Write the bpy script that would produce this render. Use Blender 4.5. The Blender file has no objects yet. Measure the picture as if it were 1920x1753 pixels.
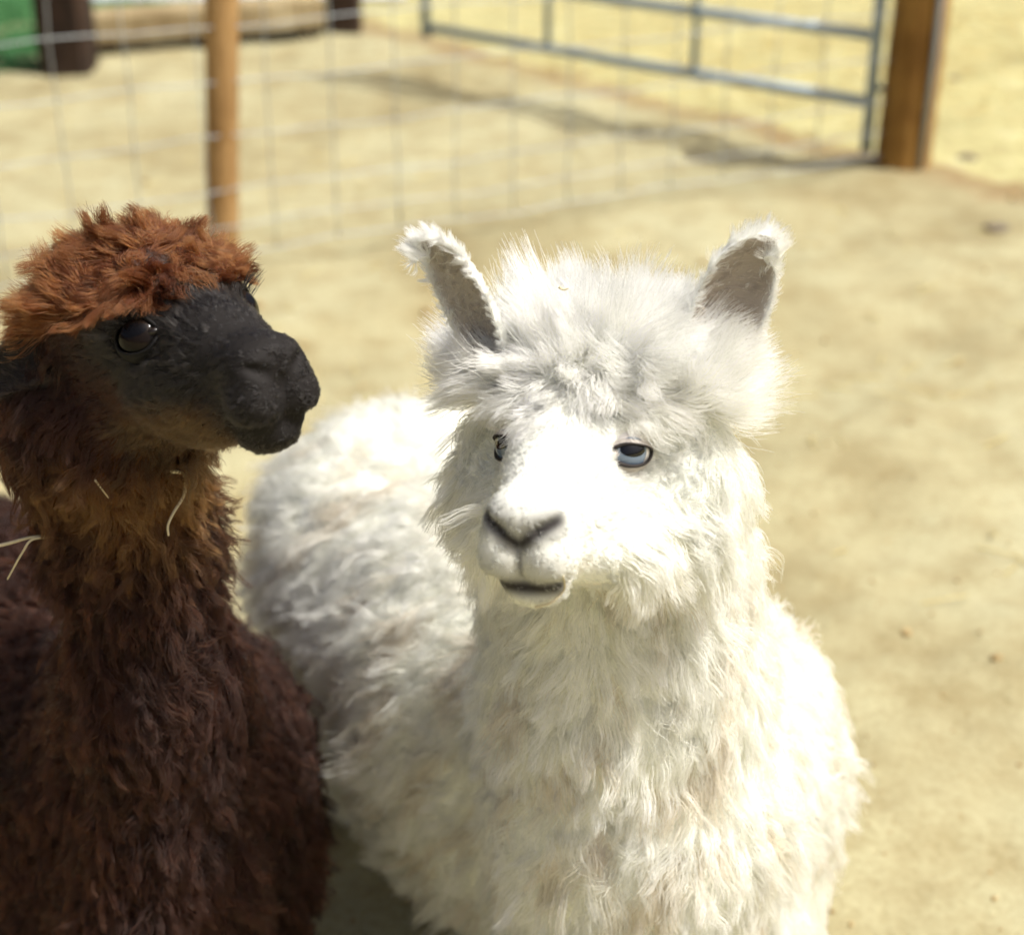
import bpy, bmesh, math, random
import numpy as np
from mathutils import Vector, Matrix, kdtree

random.seed(7)
RNG = np.random.default_rng(11)
R = math.radians
scene = bpy.context.scene
COL = scene.collection

# ------------------------------------------------------------------ camera, sky, sun, exposure
CAM_H, PITCH, FPX, CX, CY = 1.7, R(26.0), 3000.0, 960.0, 876.5
cam_d = bpy.data.cameras.new('camera'); cam = bpy.data.objects.new('camera', cam_d); COL.objects.link(cam)
cam.location = (0, 0, CAM_H); cam.rotation_euler = (math.pi / 2 - PITCH, 0, 0)
cam_d.sensor_width = 36.0; cam_d.sensor_fit = 'HORIZONTAL'; cam_d.lens = 36.0 * FPX / 1920.0
cam_d.clip_start = 0.05; cam_d.clip_end = 2000
cam_d.dof.use_dof = True; cam_d.dof.focus_distance = 1.56; cam_d.dof.aperture_fstop = 3.1
scene.camera = cam

SUN_EL, SUN_AZ = R(61), R(103)            # azimuth clockwise from +Y: high, from the right
world = bpy.data.worlds.new('World'); scene.world = world; world.use_nodes = True
wn = world.node_tree.nodes; wl = world.node_tree.links
sky = wn.new('ShaderNodeTexSky'); sky.sky_type = 'NISHITA'; sky.sun_disc = False
sky.sun_elevation = SUN_EL; sky.sun_rotation = SUN_AZ; sky.dust_density = 7.0; sky.air_density = .45; sky.ozone_density = .3
bg = wn.get('Background'); bg.inputs[1].default_value = 0.13
wl.new(sky.outputs[0], bg.inputs[0])
sun_d = bpy.data.lights.new('sun', 'SUN'); sun_d.energy = 4.2; sun_d.angle = R(0.53); sun_d.color = (1.0, 0.975, 0.91)
sun = bpy.data.objects.new('sun', sun_d); COL.objects.link(sun)
to_sun = Vector((math.sin(SUN_AZ) * math.cos(SUN_EL), math.cos(SUN_AZ) * math.cos(SUN_EL), math.sin(SUN_EL)))
sun.rotation_euler = to_sun.to_track_quat('Z', 'Y').to_euler(); sun.location = (3, 1, 6)
scene.view_settings.view_transform = 'Standard'; scene.view_settings.look = 'None'
scene.view_settings.exposure = 0.15; scene.view_settings.gamma = 1.0
scene.render.engine = 'CYCLES'
scene.cycles.use_denoising = True; scene.cycles.use_adaptive_sampling = True; scene.cycles.adaptive_threshold = .03
scene.cycles.max_bounces = 11; scene.cycles.transmission_bounces = 9; scene.cycles.glossy_bounces = 5; scene.cycles.diffuse_bounces = 7
scene.cycles.filter_width = 1.8

# ------------------------------------------------------------------ pixel helpers (directions; the depth Y is given)
CP, SP = math.cos(PITCH), math.sin(PITCH)
def ray(px, py):
    x, y = (px - CX) / FPX, (py - CY) / FPX
    return Vector((x, CP - y * SP, -SP - y * CP))
def P(px, py, Y):
    d = ray(px, py); return Vector((0, 0, CAM_H)) + d * (Y / d.y)
def G(px, py, z=0.0):
    d = ray(px, py); return Vector((0, 0, CAM_H)) + d * ((z - CAM_H) / d.z)
def pix(p):
    v = Vector(p) - Vector((0, 0, CAM_H)); dep = v.y * CP - v.z * SP
    return (CX + FPX * v.x / dep, CY - FPX * (v.y * SP + v.z * CP) / dep)

# ------------------------------------------------------------------ materials
def mat(name, col=(.5, .5, .5), rough=.8, spec=.3, **kw):
    m = bpy.data.materials.new(name); m.use_nodes = True
    b = m.node_tree.nodes['Principled BSDF']
    b.inputs['Base Color'].default_value = (*col, 1); b.inputs['Roughness'].default_value = rough
    b.inputs['Specular IOR Level'].default_value = spec
    for k, v in kw.items(): b.inputs[k].default_value = v
    return m
def nd(m, t, **kw):
    n = m.node_tree.nodes.new(t)
    for k, v in kw.items(): setattr(n, k, v)
    return n
def ramp(m, fac, stops):
    r = nd(m, 'ShaderNodeValToRGB'); el = r.color_ramp.elements
    while len(el) < len(stops): el.new(.5)
    for e, (p, c) in zip(el, stops): e.position = p; e.color = (*c, 1)
    m.node_tree.links.new(fac, r.inputs[0]); return r
def noise(m, scale, detail=4, rough=.55, vec=None, dist=0):
    n = nd(m, 'ShaderNodeTexNoise'); n.inputs['Scale'].default_value = scale; n.inputs['Detail'].default_value = detail
    n.inputs['Roughness'].default_value = rough; n.inputs['Distortion'].default_value = dist
    if vec is not None: m.node_tree.links.new(vec, n.inputs['Vector'])
    return n
def mixc(m, fac, a, b, bt='MIX'):
    n = nd(m, 'ShaderNodeMix', data_type='RGBA', blend_type=bt); L = m.node_tree.links
    for s, v in ((n.inputs[0], fac), (n.inputs[6], a), (n.inputs[7], b)):
        if isinstance(v, bpy.types.NodeSocket): L.new(v, s)
        elif isinstance(v, (int, float)): s.default_value = v
        else: s.default_value = (*v, 1)
    return n.outputs[2]
def link(m, a, b): m.node_tree.links.new(a, b)
def bsdf(m): return m.node_tree.nodes['Principled BSDF']
def bump(m, h, strength=.4, dist=.01):
    b = nd(m, 'ShaderNodeBump'); b.inputs['Strength'].default_value = strength; b.inputs['Distance'].default_value = dist
    link(m, h, b.inputs['Height']); link(m, b.outputs[0], bsdf(m).inputs['Normal'])

def attr_mat(name, rough, spec):
    m = mat(name, rough=rough, spec=spec); a = nd(m, 'ShaderNodeAttribute', attribute_name='col')
    link(m, a.outputs['Color'], bsdf(m).inputs['Base Color'])
    n = noise(m, 220, 2); bump(m, n.outputs[0], .25, .002); return m
def fur_mat(name, rough=.5, radial=.75, diffuse=.35):
    m = bpy.data.materials.new(name); m.use_nodes = True; nt = m.node_tree; nt.nodes.clear()
    o = nt.nodes.new('ShaderNodeOutputMaterial'); h = nt.nodes.new('ShaderNodeBsdfHairPrincipled')
    h.model = 'CHIANG'; h.parametrization = 'COLOR'
    h.inputs['Roughness'].default_value = rough; h.inputs['Radial Roughness'].default_value = radial
    h.inputs['Random Roughness'].default_value = .2
    a = nt.nodes.new('ShaderNodeAttribute'); a.attribute_name = 'col'
    nt.links.new(a.outputs['Color'], h.inputs['Color'])
    d = nt.nodes.new('ShaderNodeBsdfDiffuse'); nt.links.new(a.outputs['Color'], d.inputs['Color'])
    mx = nt.nodes.new('ShaderNodeMixShader'); mx.inputs[0].default_value = diffuse
    nt.links.new(h.outputs[0], mx.inputs[1]); nt.links.new(d.outputs[0], mx.inputs[2]); nt.links.new(mx.outputs[0], o.inputs['Surface'])
    return m
M_SKIN = attr_mat('animal_skin', .75, .25)
M_FUR = fur_mat('alpaca_fibre'); M_FUR_GLOSS = fur_mat('sleek_face_hair', .38, .5, .1)

def wood_mat(name, a, b, c, sc=1.0):
    m = mat(name, rough=.85, spec=.2); tc = nd(m, 'ShaderNodeTexCoord'); mp = nd(m, 'ShaderNodeMapping')
    mp.inputs['Scale'].default_value = (18 * sc, 18 * sc, 1.6 * sc); link(m, tc.outputs['Object'], mp.inputs['Vector'])
    n = noise(m, 2.2, 8, .65, mp.outputs[0], .6); n2 = noise(m, 3.0, 4, .6, tc.outputs['Object'])
    r = ramp(m, n.outputs[0], [(.25, a), (.5, b), (.75, c)])
    r2 = ramp(m, n2.outputs[0], [(.35, (.55, .5, .45)), (.65, (1, 1, 1))])
    link(m, mixc(m, 1.0, r.outputs[0], r2.outputs[0], 'MULTIPLY'), bsdf(m).inputs['Base Color'])
    bump(m, n.outputs[0], .6, .006); return m
M_POST = wood_mat('weathered_pine', (.27, .15, .06), (.47, .29, .12), (.62, .42, .20))
M_GPOST = wood_mat('treated_timber', (.24, .13, .035), (.38, .21, .055), (.50, .30, .09))
M_DARKPOST = wood_mat('dark_stained_timber', (.022, .016, .013), (.045, .030, .022), (.11, .06, .035))
M_SLEEPER = wood_mat('pale_sleeper_timber', (.28, .21, .11), (.46, .38, .22), (.60, .52, .34))
def galv():
    m = mat('galvanised_steel', (.27, .34, .40), .45, .5); bsdf(m).inputs['Metallic'].default_value = .35
    n = noise(m, 35, 5); r = ramp(m, n.outputs[0], [(.3, (.20, .27, .33)), (.7, (.38, .45, .50))])
    link(m, r.outputs[0], bsdf(m).inputs['Base Color'])
    r2 = ramp(m, n.outputs[0], [(.3, (.35, .35, .35)), (.7, (.6, .6, .6))]); link(m, r2.outputs[0], bsdf(m).inputs['Roughness']); return m
M_GALV = galv()
M_WIRE = mat('zinc_wire', (.36, .39, .40), .5, .5, Metallic=.3)
M_STRAW = mat('dry_straw', (.62, .55, .36), .6, .3)

# ------------------------------------------------------------------ object helpers
def tag(o, label=None, cat=None, group=None, kind=None):
    if label: o['label'] = label
    if cat: o['category'] = cat
    if group: o['group'] = group
    if kind: o['kind'] = kind
    return o
def empty(name, loc):
    o = bpy.data.objects.new(name, None); o.location = loc; o.empty_display_size = .1; COL.objects.link(o); return o
def mesh_obj(name, V, F, m, parent=None, smooth=True, loc=None):
    """V in world coordinates; the object's origin is put at loc (or at its parent's place)."""
    org = Vector(loc) if loc is not None else (parent_loc(parent) if parent else Vector((0, 0, 0)))
    me = bpy.data.meshes.new(name); V = np.asarray(V, dtype=np.float64) - np.array(org)
    me.from_pydata(V.tolist(), [], [tuple(int(i) for i in f) for f in F]); me.update()
    if smooth: me.polygons.foreach_set('use_smooth', [True] * len(me.polygons))
    me.materials.append(m)
    o = bpy.data.objects.new(name, me); COL.objects.link(o)
    if parent: o.parent = parent; o.location = org - parent_loc(parent)
    else: o.location = org
    return o
def parent_loc(p):
    v = Vector((0, 0, 0))
    while p is not None: v = v + p.location; p = p.parent
    return v
def tube(pts, rad, n=8, caps=True):
    pts = [Vector(p) for p in pts]; k = len(pts)
    rad = [rad] * k if np.isscalar(rad) else list(rad)
    V, F = [], []; ref = None
    for i, p in enumerate(pts):
        t = (pts[min(i + 1, k - 1)] - pts[max(i - 1, 0)]).normalized()
        if ref is None: ref = t.orthogonal().normalized()
        a = (ref - t * ref.dot(t)).normalized(); ref = a; b = t.cross(a)
        for j in range(n):
            th = 2 * math.pi * j / n; V.append(p + (a * math.cos(th) + b * math.sin(th)) * rad[i])
    for i in range(k - 1):
        for j in range(n):
            F.append((i * n + j, i * n + (j + 1) % n, (i + 1) * n + (j + 1) % n, (i + 1) * n + j))
    if caps: F.append(tuple(range(n))[::-1]); F.append(tuple(range((k - 1) * n, k * n)))
    return V, F
def merge(parts):
    V, F = [], []
    for v, f in parts:
        o = len(V); V += [tuple(x) for x in v]; F += [tuple(i + o for i in q) for q in f]
    return V, F
def post_shape(base, top, r, n=18, seed=0, square=False, taper=.96, sides=14):
    rg = random.Random(seed); base, top = Vector(base), Vector(top); ax = (top - base); V, F = [], []
    w = [1 + rg.uniform(-.05, .05) for _ in range(sides)]
    for i in range(n + 1):
        t = i / n; c = base + ax * t
        if i == n: rr = r * taper * .93
        else: rr = r * (1 + (taper - 1) * t) * (1 + rg.uniform(-.015, .015))
        for j in range(sides):
            th = 2 * math.pi * j / sides
            if square:
                m_ = max(abs(math.cos(th)), abs(math.sin(th))); s = min(1 / m_, 1.28)
            else: s = w[j]
            V.append(c + Vector((math.cos(th), math.sin(th), 0)) * rr * s)
    for i in range(n):
        for j in range(sides):
            F.append((i * sides + j, i * sides + (j + 1) % sides, (i + 1) * sides + (j + 1) % sides, (i + 1) * sides + j))
    F.append(tuple(range(n * sides, (n + 1) * sides)))
    return V, F

# ------------------------------------------------------------------ noise on arrays
def vnoise(p, scale, seed, comps=3, octv=7):
    rg = np.random.default_rng(seed); out = np.zeros((len(p), comps), np.float32)
    for c in range(comps):
        for k in range(octv):
            w = rg.normal(size=3); w *= (2 * math.pi / scale) * (.6 + .9 * rg.random()) / np.linalg.norm(w)
            out[:, c] += np.sin(p @ w.astype(np.float32) + rg.random() * 6.283)
    return out / math.sqrt(octv * .5)
def sstep(x, a, b):
    t = np.clip((x - a) / (b - a), 0, 1); return t * t * (3 - 2 * t)
def nrm(v): return v / np.maximum(np.linalg.norm(v, axis=-1, keepdims=True), 1e-9)

# ------------------------------------------------------------------ ground
pen_c = G(415, 500); gate_c = G(1690, 312)
def ground_height(x, y):
    p = np.stack([x, y, np.zeros_like(x)], 1).astype(np.float32)
    near = np.exp(-np.maximum(np.hypot(x, y - 4) - 5, 0) / 4)
    h = .010 * vnoise(p, .9, 3, 1)[:, 0] + .006 * vnoise(p, .28, 4, 1)[:, 0] + .003 * vnoise(p, .09, 5, 1)[:, 0]
    return h * near * .8
def build_ground():
    def axis(a, b, step, far):
        core = np.arange(a, b, step); out = [core]
        s, v = step, core[-1]; r = []
        while v < far: s *= 1.25; v += s; r.append(v)
        s, v = step, core[0]; l = []
        while v > -far: s *= 1.25; v -= s; l.append(v)
        return np.concatenate([np.array(l[::-1]), core, np.array(r)])
    xs = axis(-4.2, 4.2, .035, 600); ys = axis(.3, 11.0, .035, 600)
    X, Y = np.meshgrid(xs, ys); x, y = X.ravel(), Y.ravel(); z = ground_height(x, y)
    nx, ny = len(xs), len(ys)
    i = np.arange(nx * ny).reshape(ny, nx)
    q = np.stack([i[:-1, :-1], i[:-1, 1:], i[1:, 1:], i[1:, :-1]], -1).reshape(-1, 4)
    m = mat('dry_pen_soil', rough=.95, spec=.1); tc = nd(m, 'ShaderNodeTexCoord'); ob = tc.outputs['Object']
    n1 = noise(m, 1.1, 5, .6, ob, .4); n2 = noise(m, 6.5, 6, .65, ob); n3 = noise(m, 60, 4, .7, ob)
    r1 = ramp(m, n1.outputs[0], [(.30, (.31, .27, .15)), (.50, (.405, .375, .225)), (.72, (.455, .44, .285))])
    r2 = ramp(m, n2.outputs[0], [(.28, (.70, .62, .52)), (.55, (1, 1, 1))])
    c = mixc(m, .8, r1.outputs[0], r2.outputs[0], 'MULTIPLY')
    r3 = ramp(m, n3.outputs[0], [(.35, (.72, .68, .60)), (.6, (1, 1, 1))])
    c = mixc(m, .6, c, r3.outputs[0], 'MULTIPLY')
    # trodden straw litter beyond the gate line
    sep = nd(m, 'ShaderNodeSeparateXYZ'); link(m, ob, sep.inputs[0])
    def lin(ax, ay, k0):     # ax*x+ay*y+k0, softened by noise
        a = nd(m, 'ShaderNodeMath', operation='MULTIPLY_ADD'); a.inputs[1].default_value = ax; a.inputs[2].default_value = k0; link(m, sep.outputs[0], a.inputs[0])
        b = nd(m, 'ShaderNodeMath', operation='MULTIPLY_ADD'); b.inputs[1].default_value = ay; link(m, sep.outputs[1], b.inputs[0]); link(m, a.outputs[0], b.inputs[2])
        d = nd(m, 'ShaderNodeMath', operation='MULTIPLY_ADD'); d.inputs[1].default_value = .5; link(m, n2.outputs[0], d.inputs[0]); link(m, b.outputs[0], d.inputs[2])
        return d.outputs[0]
    g0, g1 = gate_c, G(1040, 176); dv = (g1 - g0); nv = Vector((-dv.y, dv.x, 0)).normalized()
    if nv.y < 0: nv = -nv
    l1 = lin(nv.x, nv.y, -nv.dot(g0) - .25)
    e0, e1 = gate_c, G(1920, 372); dv2 = e1 - e0; nv2 = Vector((-dv2.y, dv2.x, 0)).normalized()
    if nv2.y < 0: nv2 = -nv2
    l2 = lin(nv2.x, nv2.y, -nv2.dot(e0) - .25)
    mn = nd(m, 'ShaderNodeMath', operation='MINIMUM'); link(m, l1, mn.inputs[0]); link(m, l2, mn.inputs[1])
    msk = ramp(m, mn.outputs[0], [(.0, (0, 0, 0)), (.12, (1, 1, 1))])
    rs = ramp(m, n2.outputs[0], [(.30, (.32, .28, .14)), (.55, (.44, .41, .20)), (.75, (.49, .47, .29))])
    c = mixc(m, msk.outputs[0], c, rs.outputs[0])
    # darker brown strip blended into the ground colour along that line
    edge = ramp(m, mn.outputs[0], [(.0, (0, 0, 0)), (.5, (0, 0, 0))])
    ab = nd(m, 'ShaderNodeMath', operation='ABSOLUTE'); link(m, mn.outputs[0], ab.inputs[0])
    er = ramp(m, ab.outputs[0], [(.02, (1, 1, 1)), (.16, (0, 0, 0))])
    k = nd(m, 'ShaderNodeMath', operation='MULTIPLY'); k.inputs[1].default_value = .75; link(m, er.outputs[0], k.inputs[0])
    c = mixc(m, k.outputs[0], c, (.24, .16, .075))
    link(m, c, bsdf(m).inputs['Base Color'])
    hh = nd(m, 'ShaderNodeMath', operation='ADD'); link(m, n2.outputs[0], hh.inputs[0]); link(m, n3.outputs[0], hh.inputs[1])
    bump(m, hh.outputs[0], .5, .012)
    o = mesh_obj('ground', np.stack([x, y, z], 1), q, m); tag(o, 'pale sandy trodden pen floor', 'ground', kind='structure')
build_ground()

def sheet(name, poly, z, m, label, kind='structure'):
    o = mesh_obj(name, [(p[0], p[1], z) for p in poly], [tuple(range(len(poly)))], m, smooth=False)
    return tag(o, label, name.replace('_', ' '), kind=kind)

# grass beyond the sleeper, with a pale path behind it
M_TURF = mat('turf_soil', (.06, .14, .05), .95, .1)
n_ = noise(M_TURF, 3, 4); r_ = ramp(M_TURF, n_.outputs[0], [(.3, (.035, .12, .045)), (.7, (.08, .20, .075))]); link(M_TURF, r_.outputs[0], bsdf(M_TURF).inputs['Base Color'])
ga, gb, gc = G(-60, 142), G(95, 132), G(180, 70)
gd = G(640, 30)
turf_poly = [(-14, 6.2), (ga.x, ga.y), (gb.x, gb.y), (gc.x, gc.y + .15), (gd.x, gd.y + .1), (gd.x + .5, 40), (-40, 40), (-40, 6.2)]
sheet('lawn', turf_poly, .012, M_TURF, 'green turf beyond the low timber sleeper')
M_PATH = mat('pale_concrete', (.50, .52, .55), .9, .2); pn = noise(M_PATH, 5, 5); pr = ramp(M_PATH, pn.outputs[0], [(.3, (.42, .45, .49)), (.7, (.58, .60, .62))]); link(M_PATH, pr.outputs[0], bsdf(M_PATH).inputs['Base Color'])
pa = G(190, 5)
sheet('path', [(G(100, 5).x, pa.y - .05), (G(760, 12).x, pa.y + .05), (G(760, 12).x, pa.y + 1.6), (G(100, 5).x - .2, pa.y + 1.5)], .018, M_PATH, 'pale grey concrete path beyond the lawn')
def grass():
    n = 26000; V, F = [], []
    rg = np.random.default_rng(5)
    x = rg.uniform(-6, gd.x + .3, n); y = rg.uniform(7.3, pa.y - .05, n)
    # keep points inside the turf outline
    import mathutils.geometry as mg
    poly = [Vector((a, b)) for a, b in turf_poly]
    def inside(px, py):
        c = False; j = len(poly) - 1
        for i in range(len(poly)):
            if (poly[i].y > py) != (poly[j].y > py) and px < (poly[j].x - poly[i].x) * (py - poly[i].y) / (poly[j].y - poly[i].y) + poly[i].x: c = not c
            j = i
        return c
    for i in range(n):
        if not inside(x[i], y[i]): continue
        h = random.uniform(.03, .075); a = random.uniform(0, 6.28); w = .004; lx, ly = random.gauss(0, .022), random.gauss(0, .022)
        o = len(V); dx, dy = math.cos(a) * w, math.sin(a) * w
        V += [(x[i] - dx, y[i] - dy, .008), (x[i] + dx, y[i] + dy, .008), (x[i] + lx * .4 + dx * .7, y[i] + ly * .4 + dy * .7, h * .6), (x[i] + lx, y[i] + ly, h)]
        F += [(o, o + 1, o + 2), (o, o + 2, o + 3)]
    m = mat('grass_blade', (.07, .20, .06), .7, .3); nn = noise(m, 4, 3); rr = ramp(m, nn.outputs[0], [(.3, (.05, .17, .06)), (.7, (.11, .26, .09))]); link(m, rr.outputs[0], bsdf(m).inputs['Base Color'])
    o = mesh_obj('grass', V, F, m); tag(o, 'short green grass beyond the low timber sleeper', 'grass', kind='stuff')
grass()

# loose litter on the pen floor: soil crumbs and straw bits nobody could count
def litter():
    rg = random.Random(3); V, F = [], []
    ico = bmesh.new(); bmesh.ops.create_icosphere(ico, subdivisions=1, radius=1.0)
    iv = [v.co.copy() for v in ico.verts]; jf = [[v.index for v in f.verts] for f in ico.faces]; ico.free()
    for _ in range(2600):
        y = rg.uniform(1.6, 9.5); x = rg.uniform(-.55, .55) * y
        s = .0028 * math.exp(rg.gauss(0, .55)); o = len(V)
        sc = (s * rg.uniform(.8, 1.5), s * rg.uniform(.8, 1.5), s * rg.uniform(.5, .9))
        z0 = float(ground_height(np.array([x]), np.array([y]))[0]) + sc[2] * .4 if _ % 1 == 0 else 0
        rz = rg.uniform(0, 6.28); c, s_ = math.cos(rz), math.sin(rz)
        for v in iv:
            k = rg.uniform(.8, 1.2); a, b = v.x * sc[0] * k, v.y * sc[1] * k
            V.append((x + a * c - b * s_, y + a * s_ + b * c, z0 + v.z * sc[2] * k))
        F += [tuple(i + o for i in f) for f in jf]
    m = mat('soil_crumb', rough=.95, spec=.1); n = noise(m, 9, 3); r = ramp(m, n.outputs[0], [(.35, (.28, .19, .085)), (.65, (.50, .39, .2))]); link(m, r.outputs[0], bsdf(m).inputs['Base Color'])
    tag(mesh_obj('soil_crumbs', V, F, m), 'small dry soil crumbs scattered over the pen floor', 'soil', kind='stuff')
    V, F = [], []
    for _ in range(3800):
        if _ < 260: y = rg.uniform(2.8, 7); x = rg.uniform(-.5, .55) * y
        else:
            t = rg.random(); q = gate_c.lerp(G(1040, 176), t * 1.3); x = q.x + rg.uniform(-.2, 3.0); y = q.y + rg.uniform(.05, 2.8)
        z = float(ground_height(np.array([x]), np.array([y]))[0]) + .004
        a = rg.uniform(0, 6.28); L = rg.uniform(.03, .11); w = rg.uniform(.0012, .0025)
        d = Vector((math.cos(a), math.sin(a), rg.uniform(-.04, .12))); s_ = Vector((-math.sin(a), math.cos(a), 0)) * w; up = Vector((0, 0, w * 1.4))
        p = Vector((x, y, z)); mid = p + d * L * .5 + Vector((rg.uniform(-.006, .006), rg.uniform(-.006, .006), .003)); e = p + d * L; o = len(V)
        for c_ in (p, mid, e): V += [c_ - s_, c_ + s_, c_ + up]
        for k in (0, 3):
            for (i, j) in ((0, 1), (1, 2), (2, 0)): F.append((o + k + i, o + k + j, o + k + 3 + j, o + k + 3 + i))
    m = mat('straw_litter', rough=.7, spec=.2); n = noise(m, 5, 3); r = ramp(m, n.outputs[0], [(.3, (.50, .38, .12)), (.7, (.72, .62, .30))]); link(m, r.outputs[0], bsdf(m).inputs['Base Color'])
    tag(mesh_obj('straw_litter', V, F, m), 'yellow straw bits strewn over the ground', 'straw', kind='stuff')
litter()

# ------------------------------------------------------------------ wire net fence
def build_fence():
    A = G(415, 500); B = gate_c + Vector((-.13, -.02, 0)); d = (B - A); d.z = 0; ln = d.length; d.normalize()
    root = empty('wire_fence', A); tag(root, 'galvanised stock netting fence on slim round wooden post', 'fence')
    Yp = A.y
    topv = P(414, 0, Yp); lean = (topv - A) * (1.22 / (topv - A).z)
    v, f = post_shape(A - Vector((0, 0, .05)), A + lean, .052, seed=2)
    mesh_obj('post', v, f, M_POST, root, loc=A)
    q = A - d * 3.1
    v, f = post_shape(q - Vector((0, 0, .05)), q + Vector((0, 0, 1.2)), .052, seed=5); mesh_obj('post', v, f, M_POST, root, loc=q)
    off = Vector((d.y, -d.x, 0)) * .058            # netting is stapled to the camera side
    hs = [.06, .15, .265, .435, .605, .775, .945, 1.10]
    rg = random.Random(4)
    for h in hs:
        pts = []
        for i in range(41):
            s = -3.1 + (ln + 3.1) * i / 40
            sag = .006 * math.sin(i * .8 + h * 7) + .004 * math.sin(i * 2.1 + h * 17)
            pts.append(A + off + d * s + Vector((0, 0, h + sag)))
        v, f = tube(pts, .0034 if h in (.06, 1.10) else .0029, 6); mesh_obj('line_wire', v, f, M_WIRE, root)
    s = -3.05
    while s < ln - .03:
        base = A + off * 1.06 + d * s; pts = []
        for i, h in enumerate(hs): pts.append(base + Vector((0, 0, h)) + d * rg.uniform(-.006, .006))
        v, f = tube(pts, .0026, 6); mesh_obj('stay_wire', v, f, M_WIRE, root)
        s += .215
build_fence()

def build_gate():
    v, f = post_shape(gate_c - Vector((0, 0, .05)), gate_c + Vector((.02, 0, 1.45)), .105, n=22, seed=9, sides=20)
    gp = empty('gate_post', gate_c); tag(gp, 'thick orange-brown round timber post carrying the metal gate', 'post')
    mesh_obj('timber', v, f, M_GPOST, gp, loc=gate_c)
    v, f = tube([gate_c + Vector((.05, -.098, .02)), gate_c + Vector((.055, -.104, .5)), gate_c + Vector((.05, -.098, 1.42))], .011, 8)
    mesh_obj('strap', v, f, M_GALV, gp)
    H0 = gate_c + Vector((-.14, .03, 0))
    e = G(798, 52, .246); e.z = 0
    d = (e - H0); ln = d.length; d.normalize()
    root = empty('field_gate', H0); tag(root, 'blue-grey galvanised tubular field gate hung on timber post', 'gate')
    up = Vector((0, 0, 1))
    for h in (.246, .50, .78, 1.10):
        v, f = tube([H0 + up * h, H0 + d * ln * .5 + up * (h - .006), H0 + d * ln + up * h], .022, 12); mesh_obj('rail', v, f, M_GALV, root)
    for s in (0, ln):
        v, f = tube([H0 + d * s + up * (.05 if s == 0 else .2), H0 + d * s + up * 1.13], .0235, 12); mesh_obj('stile', v, f, M_GALV, root)
    for px in (1305, 1027):
        r = ray(px, 60); o = Vector((0, 0, CAM_H))     # where the pixel's vertical plane meets the gate plane
        nv = Vector((-d.y, d.x, 0)); t = nv.dot(H0 - o) / nv.dot(r); q = o + r * t; s = (q - H0).dot(d)
        v, f = tube([H0 + d * s + up * .25, H0 + d * s + up * 1.10], .016, 10); mesh_obj('strut', v, f, M_GALV, root)
    for h in (.30, 1.0):
        v, f = tube([H0 + up * h, gate_c + Vector((-.07, .02, h))], .014, 8); mesh_obj('hinge', v, f, M_GALV, root)
build_gate()

def build_far():
    a = G(132, 130); b = G(646, 58)
    for p, r, lab, sq in ((a, .125, 'stout dark square post at the corner of the lawn', True), (b, .095, 'dark post at the end of the pale sleeper', True)):
        o = empty('timber_post', p); v, f = post_shape(p - Vector((0, 0, .05)), p + Vector((0, 0, 1.5)), r, seed=3, square=sq, sides=20)
        mesh_obj('shaft', v, f, M_DARKPOST, o, loc=p, smooth=False)
        cp = [(p.x + r * 1.12 * sx, p.y + r * 1.12 * sy, 1.45 + z) for z in (0, .06) for sx, sy in ((-1, -1), (1, -1), (1, 1), (-1, 1))]
        mesh_obj('cap', cp, [(3, 2, 1, 0), (4, 5, 6, 7), (0, 1, 5, 4), (1, 2, 6, 5), (2, 3, 7, 6), (3, 0, 4, 7)], M_DARKPOST, o, smooth=False)
        tag(o, lab, 'post')
    # low sleepers laid end to end between the posts, each a little off the next
    p0, p1 = G(178, 108), G(612, 72)
    d = (p1 - p0); ln = d.length; d.normalize(); nv = Vector((-d.y, d.x, 0)); up = Vector((0, 0, 1))
    cuts = [0, .55, 1.0]
    labs = ['pale timber sleeper lying beside the stout dark corner post', 'pale timber sleeper lying beside the dark end post']
    for i in range(2):
        s0, s1 = cuts[i] * ln + (.006 if i else 0), cuts[i + 1] * ln
        bm = bmesh.new(); N = 10
        rows = []
        rg = random.Random(i + 20)
        for k in range(N + 1):
            c = p0 + d * (s0 + (s1 - s0) * k / N); row = []
            for (w, h) in ((0, .075), (0, .205), (.012, .218), (.20, .218), (.212, .205), (.212, .075)):
                row.append(bm.verts.new(c + nv * (w + rg.uniform(-.003, .003)) + up * (h + rg.uniform(-.003, .003) - .01)))
            rows.append(row)
        for k in range(N):
            for j in range(6): bm.faces.new((rows[k][j], rows[k][(j + 1) % 6], rows[k + 1][(j + 1) % 6], rows[k + 1][j]))
        bm.faces.new(rows[0][::-1]); bm.faces.new(rows[-1]); bmesh.ops.recalc_face_normals(bm, faces=bm.faces)
        me = bpy.data.meshes.new('sleeper'); bm.to_mesh(me); bm.free(); me.materials.append(M_SLEEPER)
        rt = empty('sleeper', p0 + d * s0); tag(rt, labs[i], 'sleeper')
        o = bpy.data.objects.new('beam', me); COL.objects.link(o); o.parent = rt; o.location = -rt.location
        for q in (.12, .88):
            c = p0 + d * (s0 + (s1 - s0) * q); V = [c + d * a + nv * b_ + up * z for z in (-.02, .068) for a, b_ in ((-.05, .03), (.05, .03), (.05, .18), (-.05, .18))]
            mesh_obj('bearer', V, [(3, 2, 1, 0), (4, 5, 6, 7), (0, 1, 5, 4), (1, 2, 6, 5), (2, 3, 7, 6), (3, 0, 4, 7)], M_DARKPOST, rt, smooth=False)
build_far()

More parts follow.
